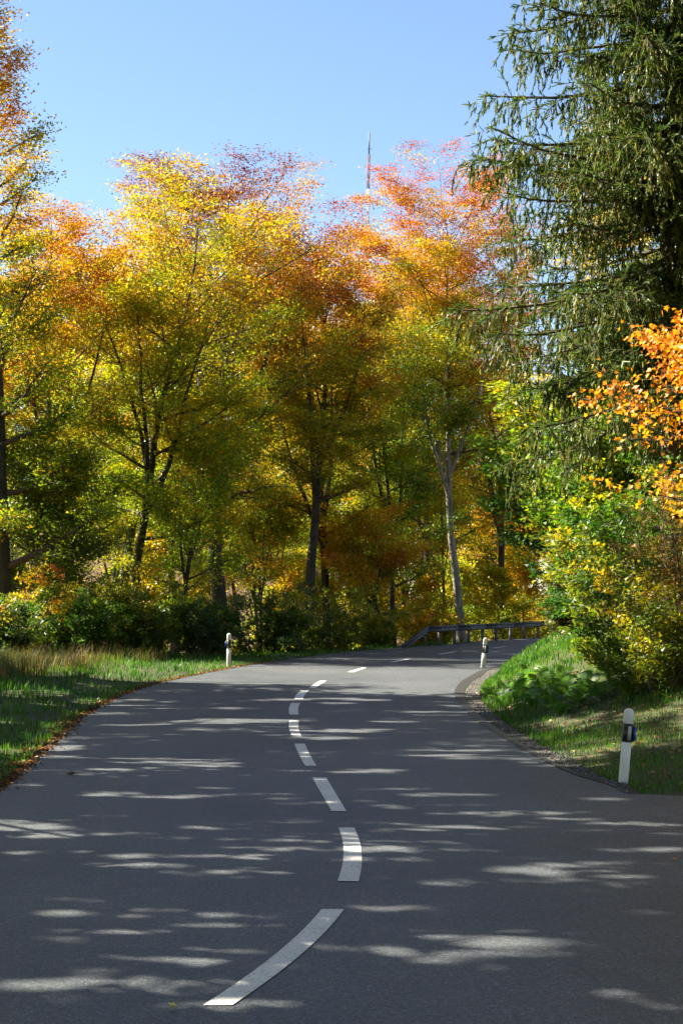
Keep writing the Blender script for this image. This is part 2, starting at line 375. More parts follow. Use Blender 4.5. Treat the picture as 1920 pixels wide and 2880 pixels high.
def leaf_set(g, P3, ids2, n1, hfrac_fn, pal, per, size, aspect, spread, tilt, bias, spanw, sun_cut=None, bare=None, base=None, tri=True):
    B = len(P3); b = np.repeat(np.arange(B), per); t = g.random(B * per) ** .8
    p, d = sample(P3, b, t)
    c = p + g.normal(0, 1, (B * per, 3)) * np.array([spread, spread, spread * .5])
    hf = hfrac_fn(c)
    keep = np.ones(len(c), bool)
    if bare is not None: keep &= g.random(len(c)) < np.interp(hf, bare[0], bare[1])
    if sun_cut is not None: keep &= ~sun_cut(c + base)
    c, d, b, hf = c[keep], d[keep], b[keep], hf[keep]; M = len(c)
    q = bias + spanw * hf ** 1.4 + n1[ids2[b]] * .22 + g.normal(0, .10, B)[b] + g.normal(0, .08, M)
    col = palette(PAL[pal], np.clip(q, 0, 1)) * g.uniform(.75, 1.2, M)[:, None]
    ax = unit(d * .7 + g.normal(0, .7, (M, 3)) * np.array([1, 1, .45])); nr = unit(np.array([0, 0, 1.]) + g.normal(0, tilt, (M, 3)))
    ln = size * g.uniform(.65, 1.3, M)
    return leaves(c, ax, nr, ln, ln * aspect, col * LEAF_K, tri=tri)

def tree_data(seed, H, tr, cb, R, pal, limbs=26, k2=8, k3=6, per=25, size=.098, aspect=.68, spread=.24, tilt=1.3, bias=0., spanw=.75,
              lean=(0, 0), profile='oval', fork=True, upsweep=1.0, bare=None, sun_cut=None, base=None, twig_n=1, wig=.05, tri=True, twigs=True):
    g = np.random.default_rng(seed)
    n0 = 12
    d0 = unit(np.array([[lean[0], lean[1], 1.0]]))
    T = grow(g, np.array([[0, 0, -.3]]), d0, np.array([H * .88]), n0, wig, .10)
    tt = np.linspace(0, 1, n0); TR = tr * (1 - .93 * tt ** .9)[None] * np.where(tt == 0, 1.35, 1)[None]
    trunk = [tubes(T, TR, 9)]; stems = [(T, TR)]
    if fork:
        nf = g.integers(2, 4); tf = g.uniform(.34, .5, nf); p, d = sample(T, np.zeros(nf, int), tf)
        az = g.uniform(0, 6.28) + np.arange(nf) * 6.28 / nf + g.normal(0, .3, nf)
        df = d + np.stack([np.cos(az), np.sin(az), 0 * az], 1) * .42
        FP = grow(g, p, df, H * (.85 - tf) * g.uniform(.82, 1.0, nf), 9, wig, .14)
        FR = (tr * (1 - .9 * tf) * .72)[:, None] * np.linspace(1, .1, 9)[None]
        trunk.append(tubes(FP, FR, 7))
        for q in range(nf): stems.append((FP[q:q + 1], FR[q:q + 1]))
    P1, R1, L1 = [], [], []
    for si, (S, SR) in enumerate(stems):
        nl = limbs if si == 0 else max(4, limbs // 4)
        hz = (S[0, :, 2]); lo = max(cb * H, hz[0] + .3); z = lo + (hz[-1] - lo) * ((np.arange(nl) + g.random(nl)) / nl) ** .8
        t = np.interp(z, hz, np.linspace(0, 1, S.shape[1])); t = np.clip(t, 0, .995)
        p, d = sample(S, np.zeros(nl, int), t); hf = np.clip((z / H - cb) / (1 - cb), 0, 1)
        if profile == 'oval': prof = np.sqrt(np.clip(1 - ((hf - .45) / .66) ** 2, .03, 1))
        elif profile == 'top': prof = np.sqrt(np.clip(1 - ((hf - .62) / .66) ** 2, .03, 1))
        else: prof = 1 - .8 * hf
        L = R * prof * g.uniform(.72, 1.18, nl) * (1 if si == 0 else .62)
        az = np.arange(nl) * 2.399 + g.normal(0, .4, nl) + si; el = np.radians(np.interp(hf, [0, .5, 1], [8, 32, 66]) * upsweep) + g.normal(0, .12, nl)
        dd = np.stack([np.cos(az) * np.cos(el), np.sin(az) * np.cos(el), np.sin(el)], 1)
        Pl = grow(g, p, dd, L / np.maximum(np.cos(el) * .5 + .5, .5), 7, .10, .05)
        rr = np.interp(t, np.linspace(0, 1, S.shape[1]), SR[0]) * .55
        P1.append(Pl); L1.append(L); R1.append(np.maximum(rr, .012)[:, None] * np.linspace(1, .22, 7)[None])
    P1, R1, L1 = np.concatenate(P1), np.concatenate(R1), np.concatenate(L1)
    b2, t2, p, d, L2 = kids(g, P1, np.maximum(L1, 1.0), k2, .12, 1., 46, .52, .5, .34); P2 = grow(g, p, d, L2, 5, .13, .03)
    R2 = np.maximum(R1[b2, 3] * .45, .007)[:, None] * np.linspace(1, .3, 5)[None]
    b3, t3, p, d, L3 = kids(g, P2, np.maximum(L2, .5), k3, .1, 1., 44, .55, .4, .30); P3 = grow(g, p, d, np.maximum(L3, .18), twig_n + 1, .12, .02)
    R3 = np.full((len(P3), twig_n + 1), .0055) * np.linspace(1, .5, twig_n + 1)[None]
    br = [tubes(P1, R1, 5), tubes(P2, R2, 4)] + ([tubes(P3, R3, 3)] if twigs else [])
    n1 = g.normal(0, .55, len(P1))[b2] + g.normal(0, .75, len(P2))
    hfn = lambda c: np.clip((c[:, 2] / H - cb) / (1 - cb), 0, 1)
    lv = leaf_set(g, P3, b3, n1, hfn, pal, per, size, aspect, spread, tilt, bias, spanw, sun_cut, bare, base, tri)
    trunk, br = merge(trunk), merge(br); h0, hm = .76 * H, 1.03 * H          # a crown that closes in a dome
    for V in (trunk[0], br[0], lv[0]):
        hi = V[:, 2] > h0; V[hi, 2] = h0 + (hm - h0) * np.tanh((V[hi, 2] - h0) / (hm - h0) * .9)
    return trunk, br, lv
def shrub_data(seed, H, R, pal, stems=14, k2=7, k3=5, per=12, size=.11, bias=.0, spanw=.4, aspect=.65, spread=.09, tilt=.7, sun_cut=None, base=None, tri=True):
    g = np.random.default_rng(seed); az = g.uniform(0, 6.28, stems); el = np.radians(g.uniform(38, 86, stems))
    dd = np.stack([np.cos(az) * np.cos(el), np.sin(az) * np.cos(el), np.sin(el)], 1)
    p0 = np.stack([np.cos(az) * R * .25 * g.random(stems), np.sin(az) * R * .25 * g.random(stems), np.full(stems, -.15)], 1)
    L1 = np.minimum(H / np.maximum(np.sin(el), .3), R / np.maximum(np.cos(el), .12)) * g.uniform(.7, 1.05, stems)
    P1 = grow(g, p0, dd, L1, 7, .10, .02); R1 = np.full((stems, 1), .022) * np.linspace(1, .25, 7)[None]
    b2, _, p, d, L2 = kids(g, P1, L1, k2, .04, 1., 50, .42, .5, .7); P2 = grow(g, p, d, L2, 4, .12, .04); R2 = np.full((len(P2), 1), .008) * np.linspace(1, .4, 4)[None]
    b3, _, p, d, L3 = kids(g, P2, L2, k3, .15, 1., 46, .5, .4, .7); P3 = grow(g, p, d, np.maximum(L3, .14), 2, .1, .02); R3 = np.full((len(P3), 2), .0045)
    n1 = g.normal(0, .4, len(P1))[b2] + g.normal(0, .7, len(P2))
    lv = leaf_set(g, P3, b3, n1, lambda c: np.clip(c[:, 2] / H, 0, 1), pal, per, size, aspect, spread, tilt, bias, spanw, sun_cut, None, base, tri)
    return tubes(P1, R1, 5), merge([tubes(P2, R2, 3), tubes(P3, R3, 3)]), lv

def place_tree(kind, label, cat, xy, data, group=None, bark=None, rz=0, stem='trunk', leafm=None, foliage='crown'):
    tr, br, lv = data; z = float(terrain(xy[0], xy[1]))
    o = thing(kind, label, cat, (xy[0], xy[1], z), (0, 0, rz), group)
    link(stem, np_mesh(stem, *tr, None, True, [bark or BARK]), o)
    link('branches', np_mesh('branches', *br, None, True, [TWIG]), o)
    link(foliage, np_mesh(foliage, lv[0], lv[1], lv[2], False, [leafm or LEAF]), o)
    return o
def copy_thing(o, label, xy, rz, scale, group):
    c = o.copy(); COL.objects.link(c); c.location = (xy[0], xy[1], float(terrain(xy[0], xy[1]))); c.rotation_euler = (0, 0, rz); c.scale = (scale,) * 3
    c['label'] = label
    if group: c['group'] = group
    for ch in list(o.children):
        d = ch.copy(); COL.objects.link(d); d.parent = c
    return c
def xat(du, Y): return at(du, 1400, Y)[0]

# sunny gaps: patches of road and verge where crowns are carved open to let sun through (disp px centre, half sizes)
GAPS = [(330, 1971, 150, 9), (560, 1987, 80, 6), (110, 2097, 110, 8), (310, 2207, 100, 8), (1200, 2163, 290, 17), (930, 1822, 130, 9), (1060, 1735, 80, 6),
        (340, 1690, 120, 6), (1440, 1838, 140, 8), (1280, 1983, 190, 12), (1040, 2027, 70, 9), (1200, 1902, 110, 6), (430, 1750, 110, 7), (900, 1950, 120, 6),
        (760, 1560, 420, 12), (440, 1528, 110, 9), (130, 1690, 60, 20), (700, 1690, 120, 6), (1000, 1640, 120, 6), (850, 1770, 100, 6), (560, 1655, 90, 5), (1130, 1870, 90, 6),
        (1330, 1560, 60, 22), (1190, 1500, 70, 22), (500, 1900, 60, 5), (620, 2010, 80, 6), (90, 1600, 80, 10), (230, 1612, 60, 6), (50, 1740, 45, 14), (320, 1560, 90, 8), (150, 1558, 70, 8), (60, 1965, 60, 9), (1480, 1900, 80, 6), (250, 1640, 60, 5),(420, 2130, 120, 5)]
_g = np.random.default_rng(12)
for _ in range(125):
    v = 1600 + 720 * _g.random() ** 1.25; k_ = (v - 1400) / 700
    u0 = _g.uniform(0, 1568)
    for _q in range(int(_g.integers(1, 4))): GAPS.append((u0 + _g.normal(0, 90), v + _g.normal(0, 12 * k_), _g.uniform(25, 95) * (.6 + .5 * k_), _g.uniform(1.3, 3.2) * (.5 + k_)))
_o = []
for (u, v, a, b) in GAPS:
    if b >= 6 and v > 1620:
        n_ = 2 + int(b > 8) + int(b > 14)
        for q_ in range(n_): _o.append((u + _g.normal(0, a * .35), v + (q_ - (n_ - 1) / 2) * b * .95 + _g.normal(0, 1), a * _g.uniform(.6, 1.0), b * (.42 if b > 12 else .27)))
    else: _o.append((u, v, a * (1.6 if v > 1620 else 1), b))
GAPS = _o
GE = []
for (u, v, a, b) in GAPS:
    c = ground(u, v); e = ground(u + a, v); q0 = ground(u, v - b); q1 = ground(u, v + b)
    GE.append((c[0], c[1], abs(e[0] - c[0]) + .04, abs(q0[1] - q1[1]) / 2 + .03))
GE = np.array(GE)
def sun_cut(P):
    """True for leaves to drop so the sun reaches a chosen patch"""
    t = (P[:, 2] - zr(P[:, 1] * 0 + 20)) / SUN[2]; gx_, gy_ = P[:, 0] - SUN[0] * t, P[:, 1] - SUN[1] * t
    q = ((gx_[:, None] - GE[:, 0]) / GE[:, 2]) ** 2 + ((gy_[:, None] - GE[:, 1]) / GE[:, 3]) ** 2
    return (q < 1).any(1)

def thin_cut(P):  # leaves thinned out along the sun path to light the bend
    t = P[:, 2] / SUN[2]; x, y = P[:, 0] - SUN[0] * t, P[:, 1] - SUN[1] * t
    d = np.abs(y - (46.4 + .12 * x)) / 2.1 + np.clip((x - 5) / 3, 0, 2) + np.clip((-8 - x) / 3, 0, 2)
    return rng.random(len(P)) < .8 * np.clip(1.5 - d, 0, 1)

# ------------------------------------------------------------------ forest: the trees one can tell apart
def base_of(xy): return np.array([xy[0], xy[1], float(terrain(*xy))])
def front(kind, label, du, Y, **k):
    xy = (xat(du, Y), Y); cut = k.pop('cut', True); bark = k.pop('bark', None)
    return place_tree(kind, label, 'tree', xy, tree_data(base=base_of(xy), sun_cut=thin_cut if cut == 'thin' else None, **k), bark=bark)
F1, TOP = [], []
def fr(label, du, Y, top, **k):
    z = float(terrain(xat(du, Y), Y)); k['H'] = (at(du, top, Y)[2] - z) * .99
    o = front('beech_tree', label, du, Y, **k); F1.append(o)
    cr = [c for c in o.children if c.name.startswith('crown')][0].data; zz = np.empty(len(cr.vertices) * 3, np.float32); cr.vertices.foreach_get('co', zz)
    TOP.append(float(np.percentile(zz[2::3], 99.8))); o.scale = ((at(du, top, Y)[2] - z) / TOP[-1],) * 3
fr('tall tree at the left edge with orange crown and bare twigs near the top', 4, 52, -120, seed=1, tr=.25, cb=.08, R=3.0, pal='orange', limbs=56, per=30, bias=-.12, spanw=.95, profile='cone', cut='thin',
   bare=([0, .5, .7, .85, 1], [1, 1, .7, .3, .1]), fork=False)
fr('golden orange tree beside the tall tree at the left edge', 160, 57, 425, seed=2, tr=.2, cb=.1, R=3.6, pal='gold', bias=.12, spanw=.7)
fr('yellow olive tree with crooked dark trunk left of the thick trunk', 300, 60, 425, seed=3, tr=.22, cb=.24, R=3.9, pal='gold', bias=.05, spanw=.7, wig=.09)
fr('slim yellow tree with thin purplish top behind the crooked trunk', 400, 66, 410, seed=4, tr=.18, cb=.15, R=3.6, pal='rust', bias=-.05, spanw=.8)
fr('large tree with rust red top on a thick dark forked trunk', 508, 62, 350, seed=15, tr=.36, cb=.3, R=4.4, pal='rust', limbs=34, bias=-.02, spanw=1.0, lean=(.06, 0))
fr('rusty brown tree on the left one of two close trunks mid forest', 700, 65, 455, seed=6, tr=.24, cb=.32, R=3.3, pal='rust', bias=.05, spanw=.85)
fr('orange brown tree on the right one of two close trunks mid forest', 752, 69, 600, seed=7, tr=.20, cb=.3, R=3.5, pal='orange', bias=.0, spanw=.9)
fr('bright orange tree with pale lit trunk behind the guardrail', 1062, 75, 390, seed=8, tr=.21, cb=.36, R=4.3, pal='orange', limbs=40, per=32, bias=-.02, spanw=.9, bark=BARK_L, lean=(-.005, 0))
fr('green yellow tree with dark trunk left of the pale trunk', 985, 82, 640, seed=9, tr=.24, cb=.25, R=3.9, pal='gold', bias=-.08, spanw=.6)
fr('layered green tree with yellow edges left of the guardrail tree', 905, 72, 700, seed=10, tr=.16, cb=.16, R=3.7, pal='green', bias=.35, spanw=.6)
fr('small golden tree with curved leaning trunk left of the guardrail', 903, 68, 1150, seed=11, tr=.16, cb=.25, R=2.5, pal='gold', limbs=18, per=22, bias=.25, spanw=.4, lean=(-.38, 0), wig=.08)
fr('low green tree standing before the left edge trunk', 80, 54, 940, seed=12, cut='thin', tr=.14, cb=.06, R=2.9, pal='olive', bias=-.05, spanw=.6)
fr('yellow green young tree between crooked trunk and thick trunk', 400, 59, 890, seed=13, tr=.13, cb=.12, R=2.5, pal='gold', per=18, bias=.0, spanw=.5)
fr('golden sapling right of the thick dark trunk', 600, 70, 1000, seed=14, tr=.11, cb=.18, R=2.8, pal='orange', limbs=18, per=20, bias=.02, spanw=.5)
fr('yellow tall tree showing through gaps of the spruce', 1500, 58, 210, seed=16, tr=.2, cb=.1, R=3.6, pal='gold', per=22, bias=.2, spanw=.4)
def fill(k, du, Y, top, rz, label):
    x = xat(du, Y); z = float(terrain(x, Y)); s_ = (at(du, top, Y)[2] - z) / TOP[k]
    copy_thing(F1[k], label, (x, Y), rz, s_, None)
fill(2, 228, 64, 440, 2.0, 'yellow tree filling the gap between the orange tree and the crooked trunk')
fill(6, 890, 86, 560, 2.2, 'orange tree half hidden behind the bright orange tree, on its left')
fill(6, 1150, 84, 640, 5.2, 'orange tree half hidden by the spruce boughs on the left of the sky gap')
fill(9, 800, 80, 720, 1.2, 'green yellow tree behind the two close trunks')
front('maple_tree', 'bright green and yellow tree under the hanging spruce boughs', 1285, 48, seed=17, H=7.4, tr=.12, cb=.25, R=2.3, pal='green', limbs=24, per=16, size=.13, bias=.35, spanw=.55, aspect=.8, tilt=.9, cut=False)
fr('small orange tree peeping out left of the green tree', 1135, 90, 925, seed=18, tr=.12, cb=.1, R=2.6, pal='orange', limbs=24, per=20, bias=.1, spanw=.35, tilt=.9)
front('maple_tree', 'yellow green tree behind the brown shrubs under the spruce', 1420, 41, seed=19, H=6.2, tr=.1, cb=.06, R=2.4, pal='green', limbs=22, per=16, size=.12, bias=.4, spanw=.4, aspect=.75, tilt=.9, cut=False)
# trees deep in the forest behind: three builds, copied
deep = []
for q, (s, pal, H, bi) in enumerate(((31, 'gold', 15, .2), (32, 'orange', 16.5, .05), (33, 'gold', 13.5, .02))):
    xy = ((-21, 122), (-1, 104), (9, 112))[q]
    deep.append(place_tree('beech_tree', 'golden tree deep in the forest behind the front trunks', 'tree', xy,
        tree_data(s, H, .17, .06, 3.8, pal, limbs=26, k2=7, k3=5, per=20, size=.20, spread=.25, bias=bi, spanw=.45, twigs=False), group='golden trees deep in the forest'))
g = np.random.default_rng(5)
spots = [(-24, 104), (-18, 112), (-11, 108), (-4, 110), (4, 107), (9, 102), (15, 106), (-14, 124), (-6, 122), (3, 121), (12, 122), (20, 112), (19, 92), (27, 80), (22, 73), (24, 66), (33, 88), (31, 74), (-30, 118), (-36, 132), (-31, 140), (-26, 134), (-21, 142), (-16, 136), (-11, 143), (-6, 136), (-1, 142), (4, 136), (9, 140), (14, 134), (19, 128), (-35, 112), (24, 122), (30, 112)]
for q, (x, y) in enumerate(spots):
    copy_thing(deep[q % 3], 'golden tree deep in the forest behind the front trunks', (x + g.normal(0, .8), y + g.normal(0, 1)), g.uniform(0, 6.28), g.uniform(.82, 1.08) * (.8 if x > 11 else 1) * (1.3 if y > 125 and x < 6 else 1), 'golden trees deep in the forest')
# slender dark trunks between the large trees
pole = [place_tree('slender_tree', 'slender dark tree with a small high crown between the large trunks', 'tree', (xat(u_, y_), y_), tree_data(50 + q, h_, .12, .5, 2.0, 'gold', limbs=14, k2=6, k3=5, per=18, bias=-.02, spanw=.5, wig=.07, lean=(l_, 0)), group='slender dark trees between the large trunks')
        for q, (u_, y_, h_, l_) in enumerate([(598, 69, 11.5, .02), (870, 73, 10.5, -.06)])]
for q, (u_, y_, s_) in enumerate([(632, 76, 1.05), (1012, 79, .95), (250, 67, 1.1), (555, 74, 1.1), (120, 62, 1.0), (672, 80, .9), (935, 86, 1.0), (835, 77, .85), (360, 73, 1.05), (775, 83, 1.0)]):
    copy_thing(pole[q % 2], 'slender dark tree with a small high crown between the large trunks', (xat(u_, y_), y_), q * 2.3, s_, 'slender dark trees between the large trunks')
# young understorey trees between the trunks
und = [place_tree('young_beech', 'young golden beech growing low between the forest trunks', 'tree', (-2.5, 76), tree_data(41, 6.2, .06, .05, 2.0, 'gold', limbs=20, k2=6, k3=5, per=18, size=.13, bias=.2, spanw=.4, twig_n=1, fork=False, profile='cone', upsweep=.6), group='young beeches between the trunks'),
       place_tree('young_beech', 'young golden beech growing low between the forest trunks', 'tree', (1.2, 78), tree_data(42, 5.4, .06, .05, 2.1, 'gold', limbs=20, k2=6, k3=5, per=18, size=.13, bias=.08, spanw=.3, twig_n=1, fork=False, profile='cone', upsweep=.6), group='young beeches between the trunks')]
for q, (x, y) in enumerate([(4, 77), (7.5, 82), (9.5, 86), (-6, 74), (-9, 72), (-3.6, 82), (2.5, 86), (-12, 70), (12.5, 84), (6, 90), (-15, 66), (-1, 72.5)]):
    copy_thing(und[q % 2], 'young golden beech growing low between the forest trunks', (x, y), q * 1.7, .8 + .1 * (q % 5), 'young beeches between the trunks')

# trees along the left of the road, beyond the frame, that shade it
sh = [(-9.5, 12, 14), (-10, 18.5, 15), (-11.5, 25, 16), (-13, 31, 15), (-14.8, 37, 15), (-18, 43, 14), (-18, 29, 17), (-20.5, 36, 17), (-16, 21, 17), (-9.5, 5, 15), (-6.3, 9, 17), (-24, 33, 17), (-13.5, 15, 16)]  # the high-crowned tree nearest the road is added to block the sky
shade = [place_tree('beech_tree', 'leafy roadside tree whose crown throws dappled shade over the road', 'tree', (x, y),
        tree_data(60 + q, h + 2.5, .2, .42 if q == 10 else .05, 5.4 if q == 10 else 4.3, 'gold', limbs=28, k2=6, k3=5, per=12, size=.29, spread=.28, bias=.1, spanw=.5, tilt=.9, sun_cut=sun_cut, base=base_of((x, y)), twigs=False), group='roadside trees beyond the frame') for q, (x, y, h) in enumerate(sh)]
for q, (k, x, y, s_) in enumerate([(3, 10.5, 22, 1.2), (4, 13, 29, 1.3), (10, 1.5, -7, 1.1), (10, -9, 0, 1.1), (1, -12, -8, 1.3), (2, 14, 1, 1.3), (4, 16, 24, 1.3), (5, -4, -15, 1.4), (6, 5, -14, 1.4), (7, 19, 2, 1.3), (0, 22, 24, 1.3), (8, 11, -6, 1.3)]):  # unseen trees added to the right and behind to cut sky light
    copy_thing(shade[k], 'leafy roadside tree whose crown throws dappled shade over the road', (x, y), q * 1.9, s_, 'roadside trees beyond the frame')

# ------------------------------------------------------------------ spruce on the right bank
def spruce(xy, H, Rm, low, seed):
    g = np.random.default_rng(seed); z0 = float(terrain(*xy))
    o = thing('spruce_tree', 'tall dark green spruce with drooping boughs on the right bank', 'tree', (xy[0], xy[1], z0))
    n0 = 16; T = grow(g, np.array([[0, 0, -.3]]), np.array([[0, 0, 1.]]), np.array([H]), n0, .008, .1); TR = (.27 * (1 - np.linspace(0, 1, n0) * .95))[None]
    link('trunk', np_mesh('trunk', *tubes(T, TR, 10), None, True, [BARK_S]), o)
    z = np.concatenate([np.arange(low, 15.5, .115), np.arange(15.5, H - .5, .8)]); nb = len(z); az = np.arange(nb) * 2.399 + g.normal(0, .35, nb)
    ex = np.concatenate([np.zeros(nb, bool), np.ones(70, bool)]); z = np.concatenate([z, g.uniform(low + 1, 15.5, 70)]); az = np.concatenate([az, g.uniform(-2.8, -.2, 70)]); nb = len(z); hf = (z - low) / (H - low)
    L1 = Rm * (1 - hf) ** .62 * g.uniform(.68, 1.15, nb) * np.where(ex, .38, 1) * np.interp(hf, [0, .12, .3], [.78, .9, 1])
    el = np.radians(np.interp(hf, [0, .5, 1], [-16, -2, 35])) + g.normal(0, .10, nb)
    dd = np.stack([np.cos(az) * np.cos(el), np.sin(az) * np.cos(el), np.sin(el)], 1)
    p0 = np.stack([np.interp(z, T[0, :, 2], T[0, :, k]) for k in range(3)], 1)
    P1 = grow(g, p0, dd, L1, 9, .05, -.03)
    P1[:, :, 2] += (np.linspace(0, 1, 9)[None] ** 3) * .16 * L1[:, None]           # tips sweep up
    R1 = (.012 + .011 * L1)[:, None] * np.linspace(1, .25, 9)[None]
    # side branchlets, mostly flat, and hanging branchlets
    b2, t2, p, d, L2 = kids(g, P1, L1, 24, .1, 1., 52, .36, .55, .35); P2 = grow(g, p, d, np.maximum(L2, .22), 5, .07, -.10); R2 = np.full((len(P2), 1), .007) * np.linspace(1, .4, 5)[None]
    bh = np.repeat(np.arange(nb), (34 * L1 / L1.mean()).astype(int)); th = g.uniform(.2, 1, len(bh)); ph, dh = sample(P1, bh, th)
    PH = grow(g, ph, np.array([0, 0, -1.]) + g.normal(0, .28, (len(bh), 3)) + dh * .25, g.uniform(.3, 1.0, len(bh)) * np.interp(hf[bh], [0, 1], [1.2, .6]), 5, .07, -.1)
    bh2 = np.repeat(np.arange(len(P2)), 1); ph, dh = sample(P2, bh2, g.uniform(.3, 1, len(bh2)))
    PH2 = grow(g, ph, np.array([0, 0, -1.]) + g.normal(0, .3, (len(bh2), 3)) + dh * .3, g.uniform(.2, .6, len(bh2)), 5, .07, -.1)
    PHa = np.concatenate([PH, PH2]); RH = np.full((len(PHa), 1), .005) * np.linspace(1, .4, 5)[None]
    link('boughs', np_mesh('boughs', *merge([tubes(P1, R1, 6), tubes(P2[:, ::2], R2[:, ::2], 3), tubes(PHa[:, ::2], RH[:, ::2], 3)]), None, True, [BARK_S]), o)
    # shoots: needle fingers along the branchlets
    def shoots(P, per, hang):
        b = np.repeat(np.arange(len(P)), per); t = g.random(len(b)) ** .7; p, d = sample(P, b, t)
        tip = g.random(len(b)) < .12; t = np.where(tip, 1., t)
        ax = unit(d * (1. if hang else .9) + g.normal(0, .30 if hang else .38, (len(b), 3)) + np.array([0, 0, -.15 if hang else .18]))
        return p, ax, g.uniform(.075, .165, len(b)) * (.9 if hang else 1.15), b
    S = [shoots(P2, 17, False), shoots(PHa, 15, True), shoots(P1, 90, False)]
    p = np.concatenate([s[0] for s in S]); ax = np.concatenate([s[1] for s in S]); ln = np.concatenate([s[2] for s in S])
    M = len(p); u = unit(np.cross(ax, g.normal(0, 1, (M, 3)))); w = np.cross(ax, u); r = (.013 + .008 * g.random(M))[:, None]; ln = ln[:, None]
    V = np.stack([p - r * u * .8, p + r * u * .8, p + ax * ln + r * u * .5, p + ax * ln - r * u * .5], 1).reshape(-1, 3)
    F = np.arange(M * 4).reshape(-1, 4)
    dead = np.concatenate([np.zeros(len(S[0][0])), np.ones(len(S[1][0])), np.zeros(len(S[2][0]))])
    q = np.clip(g.normal(.35, .22, M) + dead * g.uniform(0, .35, M), 0, 1)
    c = palette([(0, (40, 64, 28)), (.4, (70, 94, 36)), (.75, (108, 116, 42)), (1, (136, 118, 56))], q) * g.uniform(.75, 1.25, M)[:, None]
    link('needles', np_mesh('needles', V, F, np.repeat(c * 1.15, 4, 0), False, [NEEDLE]), o)
    return o
big = spruce((xat(1540, 33), 33), 25, 4.9, 4.6, 3)
copy_thing(big, 'smaller spruce added behind the tall one to thicken its shaded boughs', (xat(1440, 50), 50), 2.2, .56, None)  # added spruce, a dark mass for the tall one's shaded lower boughs
for q, (k, x, y, s_) in enumerate([(3, 12.5, 39, .8), (4, 17, 34, .8), (6, 15, 47, .85), (2, 21, 41, .9), (5, 11.5, 31, .6)]):
    copy_thing(shade[k], 'leafy autumn tree on the bank to the right of the spruce', (x, y), q * 1.3, s_, 'trees on the bank beyond the spruce')

# ------------------------------------------------------------------ maple beside the near post: leaves one can pick out are parts
def maple():
    xy = (6.1, 23.5); g = np.random.default_rng(21)
    tr, br, _ = tree_data(21, 5.9, .10, .34, 2.3, 'maple', limbs=26, k2=6, k3=4, per=1, profile='oval', fork=False, upsweep=.7)
    z = float(terrain(*xy)); o = thing('maple_tree', 'orange maple reaching in from the right edge above the near post', 'tree', (xy[0], xy[1], z))
    link('trunk', np_mesh('trunk', *tr, None, True, [BARK]), o); link('branches', np_mesh('branches', *br, None, True, [TWIG]), o)
    # lobed leaf outline, 5 lobes, folded along the midrib
    out = np.array([(0, 0), (.40, -.04), (.22, .2), (.50, .34), (.17, .56), (0, .98)])
    pts = np.concatenate([out, (out[1:-1] * [-1, 1])[::-1]])
    pv = np.concatenate([[[0, .34]], pts]); zz = np.abs(pv[:, 0]) * .25
    lv = np.stack([pv[:, 0], pv[:, 1], zz], 1); nn = len(pts); tri = np.array([[0, 1 + k, 1 + (k + 1) % nn] for k in range(nn)])
    # twigs again, for the leaf places
    v = br[0]; pick = g.integers(int(len(v) * .35), len(v), 6800); c = v[pick] + g.normal(0, .075, (len(pick), 3))
    hf = np.clip((c[:, 2] - 1.8) / 3.8, 0, 1)
    w = c + [xy[0], xy[1], z]; du, dv, dep = project(w)
    vis = (du < 1580) & (du > 1300)
    order = np.argsort(np.where(vis, dep, 99)); chosen = order[:300]; rest = order[300:]
    q = np.clip(.0 + .7 * hf + g.normal(0, .16, len(c)), 0, 1); cols = palette(PAL['maple'], q) * g.uniform(.8, 1.15, len(c))[:, None] * LEAF_K
    ax = unit(g.normal(0, 1, (len(c), 3)) + [0, 0, -.5]); nr = unit(g.normal(0, .7, (len(c), 3)) + [-.35, -.35, .6]); sd = unit(np.cross(ax, nr)); nr = np.cross(sd, ax)
    s = g.uniform(.055, .095, len(c))
    variants = []
    for k in range(6):
        cc = palette(PAL['maple'], np.array([k / 5.5]))[0] * LEAF_K; variants.append(np_mesh('leaf', lv, tri, np.tile(cc, (len(lv), 1)), False, [LEAF]))
    for i in chosen:
        l = link('leaf', variants[int(min(5, q[i] * 6))], o)
        M = np.eye(4); M[:3, 0] = sd[i] * s[i]; M[:3, 1] = ax[i] * s[i]; M[:3, 2] = nr[i] * s[i]; M[:3, 3] = c[i]; l.matrix_basis = Matrix(M.tolist())
    Vv = (c[rest][:, None] + s[rest][:, None, None] * (lv[None, :, 0:1] * sd[rest][:, None] + lv[None, :, 1:2] * ax[rest][:, None] + lv[None, :, 2:3] * nr[rest][:, None]))
    Ff = (np.arange(len(rest))[:, None, None] * len(lv) + tri[None]).reshape(-1, 3)
    tag(link('foliage', np_mesh('foliage', Vv.reshape(-1, 3), Ff, np.repeat(cols[rest], len(lv), 0), False, [LEAF]), o), kind='stuff')
maple()

# ------------------------------------------------------------------ shrubs
def shrub(label, xy, cat='shrub', **k):
    return place_tree('shrub', label, cat, xy, shrub_data(**k), stem='stems', bark=TWIG, foliage='foliage')
shrub('dark green shrub behind the left post', (xat(470, 54), 54), seed=101, H=2.2, R=1.7, pal='dark', stems=20)
shrub('dark shrub right of the left post, with pale glints', (xat(620, 57), 57), seed=102, H=2.2, R=1.7, pal='dark', stems=20, bias=.15)
shrub('olive shrub at the road edge left of the guardrail end', (xat(740, 60), 60), seed=103, H=2.4, R=1.7, pal='olive', stems=20)
shrub('low golden green shrub touching the guardrail end', (xat(865, 64.5), 64.5), seed=104, H=1.8, R=1.5, pal='olive', stems=18, bias=.3)
shrub('olive green bush behind the tall dry grass', (xat(350, 51), 51), seed=105, H=2.1, R=1.9, pal='olive', stems=20)
shrub('yellow green shrub in the grass below the left edge tree', (xat(150, 49), 49), seed=106, H=2.3, R=1.2, pal='green', stems=16, bias=.2)
